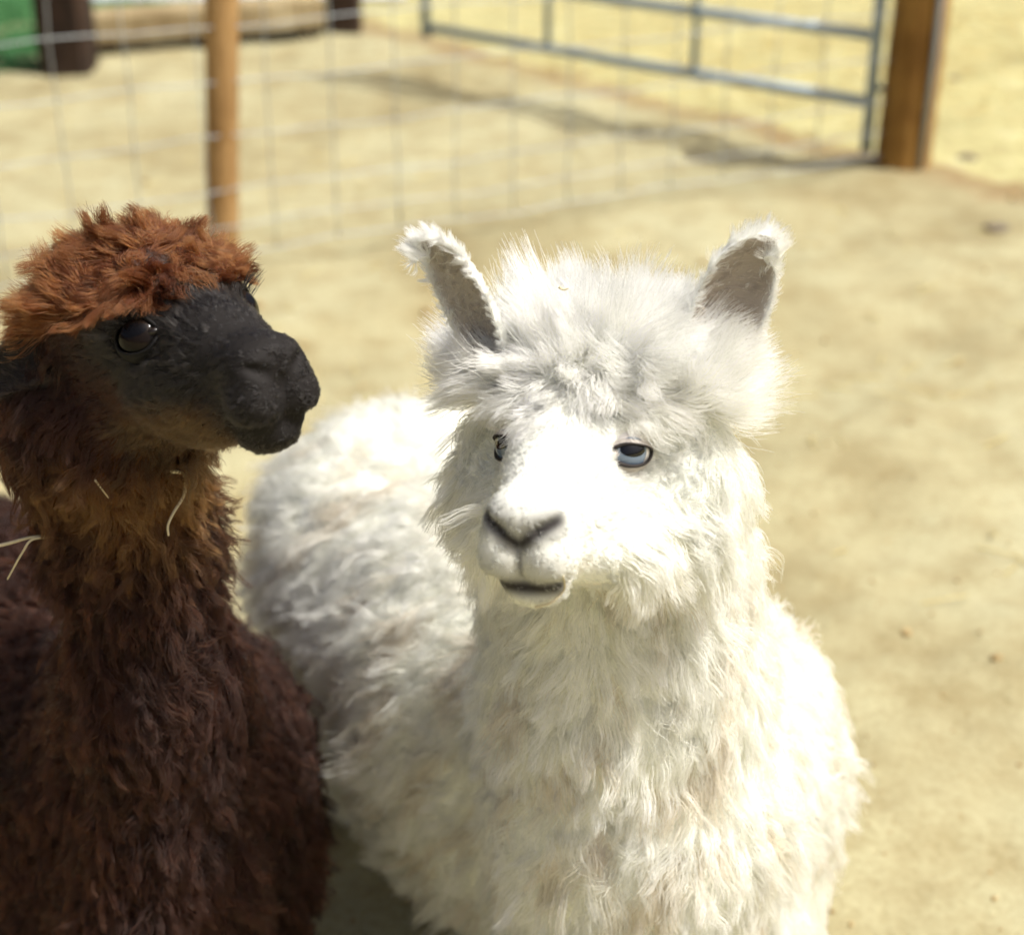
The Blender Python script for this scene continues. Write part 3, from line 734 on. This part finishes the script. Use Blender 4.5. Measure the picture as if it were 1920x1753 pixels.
    c0 = col(rt, h, nn, 3); Ls = .006 + .007 * sstep(-h[:, 1], -.12, -.03) + .006 * cfg['wool'](h, np.abs(h[:, 0]), h[:, 1], h[:, 2])
    grow('face_hair', root, rt, nn, Ls * cfg.get('facelen', 1), nrm(cl @ H.M + .2 * vnoise(rt, .05, 31)), cfg.get('facelift', .28), (c0 * .93, np.clip(c0 * np.exp(rng.normal(0, cfg.get('facevar', .06), (len(rt), 1))), 0, .97)), rng, npts=5, rough=cfg.get('facerough', .14), clump_d=.006, clump=cfg.get('faceclump', .35), wave=.0003, rad=.00027, sink=.001, fm=cfg.get('facefur'))
    # ---- eyelashes
    rts, cms = [], []
    for (c, out, v, fw) in eyes:
        for _ in range(cfg.get('n_lash', 40)):
            x = rng.uniform(-1.0, cfg.get('lash_to', -.25)); y = math.sqrt(1 - x * x * .9) ; p = c + fw * (x * .0215 * H.k) + v * (y * .0128 * H.k) + out * .0165 * H.k
            rts.append(p); cms.append(nrm(out * .8 + v * rng.uniform(.2, .55) + fw * (x * .5 - .15)))
    rts, cms = np.array(rts, np.float32), np.array(cms, np.float32)
    lc = np.tile(np.array(cfg['lash'], np.float32), (len(rts), 1))
    grow('eyelash', root, rts, cms, np.full(len(rts), cfg.get('lash_len', .015)), cms, .6, lc, rng, npts=5, rough=.08, clump_d=.005, clump=.3, wave=.0005, rad=.0003, sink=0)
    # ---- ears
    for e in cfg['ears']:
        Ve, Fe, ce, rim, nin, fr = ear(H, root, **e); eo = fast_mesh('ear', Ve, Fe, M_SKIN, ce, root)
        EN = vert_normals(Ve, Fe); cen = Ve.mean(0); 
        out_v = np.arange(len(Ve)) >= nin
        dirs = nrm(np.array(e['tip']) - np.array(e['base'])).astype(np.float32); fc = Fe[:, 0]
        # outside and rim
        rimF = rim[Fe].mean(1)
        nE = np.where(out_v[:, None], EN, EN)
        rt, nn = sample(Ve, Fe, None, nE, 9000, lambda c, n: rimF, rng)
        tt = np.clip(((rt - np.array(e['base'])) @ dirs) / np.linalg.norm(np.array(e['tip']) - np.array(e['base'])), 0, 1.3)
        c0 = np.tile(np.array(e['outer_c'], np.float32), (len(rt), 1))
        grow('ear_fur', eo, rt, nn, .011 + .010 * sstep(tt, .55, 1.0), np.tile(dirs, (len(rt), 1)) + .25 * vnoise(rt, .03, 8), .38, c0 * rng.normal(1, .05, (len(rt), 1)), rng, npts=5, rough=.2, clump_d=.005, clump=.45, wave=.001, rad=.00028, sink=.001)
        rt, nn = sample(Ve, Fe, None, nE, 2600, lambda c, n: (1 - rimF), rng)
        c0 = np.tile(np.array(e['inner_c'], np.float32) * 1.25, (len(rt), 1)) * rng.uniform(.7, 1.4, (len(rt), 1))
        sx = nrm(np.cross(dirs, np.array(e['face']))).astype(np.float32)
        grow('inner_hair', eo, rt, nn, np.full(len(rt), .010), np.tile(dirs * .5 + sx * .7, (len(rt), 1)), .22, np.clip(c0, 0, .95), rng, npts=5, rough=.25, clump_d=.006, clump=.4, wave=.0008, rad=.00024, sink=.001)
    return root

# ---- the white one
mixv = lambda a, b, t: np.asarray(a, np.float32)[None] * (1 - t[:, None]) + np.asarray(b, np.float32)[None] * t[:, None]
def col_white(p, h, n, part):
    N = len(p); c = np.tile(np.array((.70, .715, .655) if part == 3 else ((.95, .96, .90) if part == 2 else (.90, .912, .83)), np.float32), (N, 1))
    s, f, u = np.abs(h[:, 0]), h[:, 1], h[:, 2]
    if part != 3:
        d = sstep(vnoise(p, .075, 41, 1)[:, 0], .3, 1.5) * .55 * sstep(-h[:, 2], .05, .14)            # dusty patches in the wool
        c = c * (1 - d[:, None]) + np.array((.62, .50, .34), np.float32) * d[:, None]
    if part in (0, 3):                                                # greyish bare skin round the eyes
        ey = .45 * np.exp(-(((s - .058) / .020) ** 2 + ((f - .026) / .024) ** 2 + ((u + .004) / .020) ** 2)); c = c * (1 - ey[:, None]) + np.array((.20, .17, .15), np.float32) * ey[:, None]
    # grey skin of nose and lips: dark along the slits, softer above them
    inh = (s < .06) & (f > .06)
    def seg(a, b):
        a, b = np.array(a), np.array(b); q = np.stack([s, u], 1) - a; v = b - a; t = np.clip(q @ v / (v @ v), 0, 1)[:, None]; return np.linalg.norm(q - t * v, axis=1)
    sl = np.minimum(seg((.002, -.056), (.017, -.045)), seg((.017, -.045), (.036, -.033)))
    fr = sstep(f, .125, .142)
    nose = np.exp(-(sl / .0098) ** 2) * fr; soft = .72 * np.exp(-(sl / .018) ** 2) * fr * sstep(u, -.062, -.045)
    phil = .8 * np.exp(-(s / .0035) ** 2) * sstep(-u, .05, .06) * fr
    lip = np.exp(-((u + .095) / .0095) ** 2) * sstep(f, .085, .125) + .34 * np.exp(-((u + .075) / .015) ** 2) * sstep(f, .125, .15)
    g = np.clip(np.maximum(np.maximum(nose, soft), np.maximum(phil, lip)) * inh, 0, 1); g = g * (.75 if part == 3 else 1)
    c = c * (1 - g[:, None]) + np.array((.032, .028, .027), np.float32) * g[:, None]
    return c
def wool_white(h, s, f, u):
    # 1 = wool, 0 = short hair
    face = sstep(f, .045 + .035 * sstep(-u, .045, .08), .085 + .03 * sstep(-u, .045, .08))                                                     # muzzle
    bridge = sstep(f, -.012, .012) * (1 - sstep(u, .030, .050)) * (1 - sstep(s, .050, .070))
    eyepatch = np.exp(-(((f - .012) / .044) ** 2 + ((u - .002) / .036) ** 2)) * sstep(s, .02, .04) * sstep(f, -.05, -.015)
    m = np.maximum(np.maximum(face, bridge), np.clip(eyepatch * 1.35, 0, 1))
    return np.clip(1 - m, 0, 1)
def top_white(h, s, f, u):
    up = .010 * sstep(s, .022, .040) * sstep(f, -.055, -.025)                       # the brows stay short over the eyes
    return sstep(u, .024 + up, .044 + up) * sstep(f, -.13, -.10)
def len_white(p, h, w):
    L = np.full(len(p), .056, np.float32); cheek = np.exp(-np.sum((h - np.array((0, .0, -.03))) ** 2, 1) / .010)
    L = L * (1 - .12 * cheek) * (.35 + .65 * sstep(w, .2, .9)); return L * (.3 + .7 * sstep(p[:, 2], .08, .22))
def comb_white(p, n, h, ax):
    down = np.tile(np.array((0, 0, -1), np.float32), (len(p), 1)); tor = sstep(p[:, 1], 1.55, 1.75)[:, None]
    inh = np.exp(-np.sum((h - np.array((0, -.01, -.03))) ** 2, 1) / .011)[:, None]
    sgn = np.sign(h[:, :1]); hc = np.concatenate([sgn * .75, -.35 * np.ones_like(sgn), np.full_like(sgn, -.45)], 1) @ HW.M
    c = down * (1 - .35 * tor) + ax[None] * .6 * tor; c = c * (1 - inh) + hc * inh * 1.0
    return c, (.30 + .14 * inh[:, 0])
def topcomb_white(p, n, h):
    sgn = h[:, :1] / .06; fr = sstep(h[:, 1:2], -.03, .03)
    c = np.concatenate([sgn * .75, .10 + .20 * fr, .50 - 1.35 * fr], 1).astype(np.float32) @ HW.M
    return c, .50 - .2 * fr[:, 0], (.074 - .034 * fr[:, 0]).astype(np.float32)

HW = Head(P(1083, 842, 1.37), (-.354, -.896, .267), roll=.105, scale=1.07)
Yw = lambda px, py, Y: np.array(P(px, py, Y))
DARK = (.03, .025, .023)
white_cfg = dict(skirt=1.75, belly=1.17, pads=(((.070, -.060, -.048), (.066, .060, .074)), ((.050, -.062, .030), (.054, .06, .058)), ((.040, .020, -.078), (.040, .062, .036))), seed=21, head=HW, color=col_white, label='white woolly alpaca with pale blue eyes and upright ears',
    neck=[(Yw(1158, 1050, 1.50), .128), (Yw(1172, 1250, 1.51), .146), (Yw(1198, 1500, 1.51), .154), (Yw(1215, 1740, 1.50), .150)],
    torso=(P(1268, 1395, 1.70), Vector((-.160, 2.13, .512))), tr=(.200, .228),
    eye={1: dict(iris_c=(.21, .28, .37), rim_c=DARK, lid_c=(.45, .41, .37), gaze=(-.02, .0, -.02), open_=.9), -1: dict(iris_c=(.21, .28, .37), rim_c=DARK, lid_c=(.45, .41, .37), gaze=(.0, .1, -.02))},
    wool=wool_white, topknot=top_white, len=len_white, comb=comb_white, topcomb=topcomb_white, swirl=.22, rough=.18, lock=.013, clump=.60, wave=.0018, rad=.00042,
    root_tint=np.array((.97, .955, .91), np.float32), n_fleece=210000, n_top=42000, n_face=52000, n_lash=16, lash=(.8, .78, .7), toplock=.012, topclump=.38, topswirl=.3, toprough=.22, topwave=.0028,
    ears=[dict(base=Yw(925, 650, 1.45), ctrl=Yw(830, 385, 1.45), tip=Yw(775, 492, 1.43), face=(-.50, -.78, -.30), width=.030, curl=1.15, inner_c=(.42, .38, .33), outer_c=(.92, .93, .88)),
          dict(base=Yw(1325, 680, 1.42), ctrl=Yw(1415, 395, 1.43), tip=Yw(1458, 485, 1.40), face=(.10, -.97, .0), width=.038, curl=1.0, inner_c=(.36, .31, .25), outer_c=(.92, .93, .88))])
build_alpaca(white_cfg)

# ---- the brown one
def col_brown(p, h, n, part):
    N = len(p); c = np.tile(np.array((.023, .0058, .0013), np.float32), (N, 1)); s, f, u = np.abs(h[:, 0]), h[:, 1], h[:, 2]
    if part == 2: c[:] = (.125, .038, .0085)
    gold = np.exp(-(((p[:, 2] - (HB.o[2] - .185)) / .05) ** 2)) * sstep(h[:, 1], -.20, .0) * (part != 2)    # tawny throat
    c = c * (1 - gold[:, None]) + np.array((.24, .11, .028), np.float32) * gold[:, None]
    nz = .5 + .5 * np.tanh(vnoise(p, .07, 51, 1)[:, 0]); c = c * (.8 + .4 * nz[:, None])
    dk = np.clip(sstep(f, -.03, .02) + .9 * np.exp(-(((f + .01) / .045) ** 2 + ((u - .0) / .035) ** 2)) * (s > .03), 0, 1) * (1 - sstep(u, .045, .075)) * (f > -.12) * (s < .1) * (u > -.13)
    jaw = sstep(-u, .045, .075) * (1 - sstep(f, .055, .10)) * .75; dk = dk * (1 - jaw) * (part != 2)
    c = c * (1 - dk[:, None]) + np.array((.009, .0072, .0062), np.float32) * dk[:, None]
    jj = (jaw * (f > -.06) * (s < .09) * (u > -.14))[:, None]; c = c * (1 - jj) + np.array((.045, .024, .008), np.float32) * jj
    return c
def wool_brown(h, s, f, u):
    face = sstep(f, -.004, .03); side = sstep(f, -.075, -.05) * sstep(u, -.10, -.08) * (1 - sstep(u, .035, .05))
    jaw = sstep(f, -.045, -.01); return np.clip(1 - np.maximum(np.maximum(face, side), jaw), 0, 1)
def top_brown(h, s, f, u): return sstep(u, .030, .048) * sstep(f, -.14, -.11) * (1 - sstep(f, .025, .04))
def len_brown(p, h, w): return (.048 * (.35 + .65 * sstep(w, .2, .9)) * (.35 + .65 * sstep(p[:, 2], .08, .22))).astype(np.float32)
def comb_brown(p, n, h, ax):
    down = np.tile(np.array((0, 0, -1), np.float32), (len(p), 1)); tor = sstep(p[:, 1], 1.58, 1.75)[:, None]
    return down * (1 - .3 * tor) + ax[None] * .55 * tor, .34
def topcomb_brown(p, n, h):
    sgn = h[:, :1] / .06; fr = sstep(h[:, 1:2], -.04, .02)
    c = np.concatenate([sgn * .5, -.75 + 1.05 * fr, .30 - .75 * fr], 1).astype(np.float32) @ HB.M
    return c, .44, (.048 - .016 * fr[:, 0]).astype(np.float32)
fb = Vector((math.cos(R(48)) * math.cos(R(21)), -math.sin(R(48)) * math.cos(R(21)), math.sin(R(21))))
HB = Head((0, 0, 0), fb, scale=1.05); near_eye = np.array(P(238, 640, 1.37)); HB.o = (near_eye - (1.05 * np.array((-.068, .026, .006), np.float32) @ HB.M)).astype(np.float32)
bw = HB.w
brown_cfg = dict(bare_eye=.024, skirt=1.6, pads=(((.040, -.075, .022), (.047, .058, .046)),), seed=57, head=HB, color=col_brown, label='dark brown alpaca with rusty topknot and its head turned in profile', facelen=1.15, facerough=.07, faceclump=.08, facelift=.17, facefur=M_FUR_GLOSS, facevar=.5,
    neck=[(Yw(190, 800, 1.50), .084), (Yw(250, 1000, 1.51), .076), (Yw(288, 1300, 1.51), .083), (Yw(318, 1700, 1.49), .105)],
    belly=1.08, torso=(P(282, 1440, 1.71), Vector((-.93, 2.05, .485))), tr=(.205, .205),
    eye={s: dict(iris_c=(.012, .008, .006), rim_c=(.004, .0035, .003), lid_c=(.006, .005, .0045), gaze=(0, .1, .05), white=(.006, .005, .004), coat=0.0, spec=.14, lift_=.28, open_=1.3, upper=.95, wide=.74) for s in (-1, 1)},
    wool=wool_brown, topknot=top_brown, len=len_brown, comb=comb_brown, topcomb=topcomb_brown, swirl=.28, rough=.24, lock=.013, clump=.78, wave=.0022, rad=.00036,
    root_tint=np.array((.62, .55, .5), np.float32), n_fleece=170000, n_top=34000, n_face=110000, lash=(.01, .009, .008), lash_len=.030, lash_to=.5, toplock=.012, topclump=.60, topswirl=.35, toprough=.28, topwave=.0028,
    ears=[dict(base=bw((-.055, -.08, .02)), ctrl=bw((-.085, -.12, .02)), tip=bw((-.150, -.19, -.03)), face=HB.vec((-.9, .3, .1)), width=.036, curl=1.15, inner_c=(.02, .016, .014), outer_c=(.03, .02, .015)),
          dict(base=bw((.055, -.085, .035)), ctrl=bw((.085, -.12, .05)), tip=bw((.115, -.20, .02)), face=HB.vec((.9, .3, .1)), width=.036, curl=1.15, inner_c=(.02, .016, .014), outer_c=(.03, .02, .015))])
build_alpaca(brown_cfg)

# ---- bits of straw caught in the fleece, laid on the wool where each pixel's ray meets the animal
bpy.context.view_layer.update()
bodies = {o.parent['label'][:5]: o for o in bpy.data.objects if o.name.split('.')[0] == 'body'}
def on(which, px, py, off):
    o = bodies[which]; mw = o.matrix_world.inverted(); d = ray(px, py).normalized()
    hit, loc, _, _ = o.ray_cast(mw @ Vector((0, 0, CAM_H)), d)
    return (o.matrix_world @ loc if hit else P(px, py, 1.45)) - d * off
b_, w_ = 'dark ', 'white'
straw([on(b_, x, y, .026) for x, y in ((322, 884), (343, 890), (346, 925), (326, 960), (315, 985), (316, 1004))], .0021, 'curved pale straw hanging below the brown alpaca chin')
straw([on(b_, x, y, .022) for x, y in ((178, 900), (190, 916), (204, 934))], .0011, 'tiny straw bit in the tawny fur of the brown throat')
q = on(b_, 120, 1008, .0)
straw([P(-40, 1030, q.y - .01), P(10, 1020, q.y - .005), P(66, 1006, q.y), q], .0021, 'straight straw poking sideways out of the brown neck fleece')
straw([q, P(64, 1010, q.y - .01), P(42, 1036, q.y - .015), P(14, 1086, q.y - .01)], .0016, 'thin straw slanting down beside the brown neck fleece')
straw([on(w_, x, y, .009) for x, y in ((1004, 1138), (1036, 1128), (1058, 1104), (1056, 1080))], .0014, 'bent golden straw at the white alpaca chin')
straw([on(w_, x, y, .045) for x, y in ((1048, 538), (1056, 543), (1066, 541))], .0016, 'small tan straw bit on the crown of the white topknot')
straw([on(w_, x, y, .040) for x, y in ((1068, 616), (1072, 626), (1066, 636))], .0018, 'small tan straw bit low on the front of the white topknot')
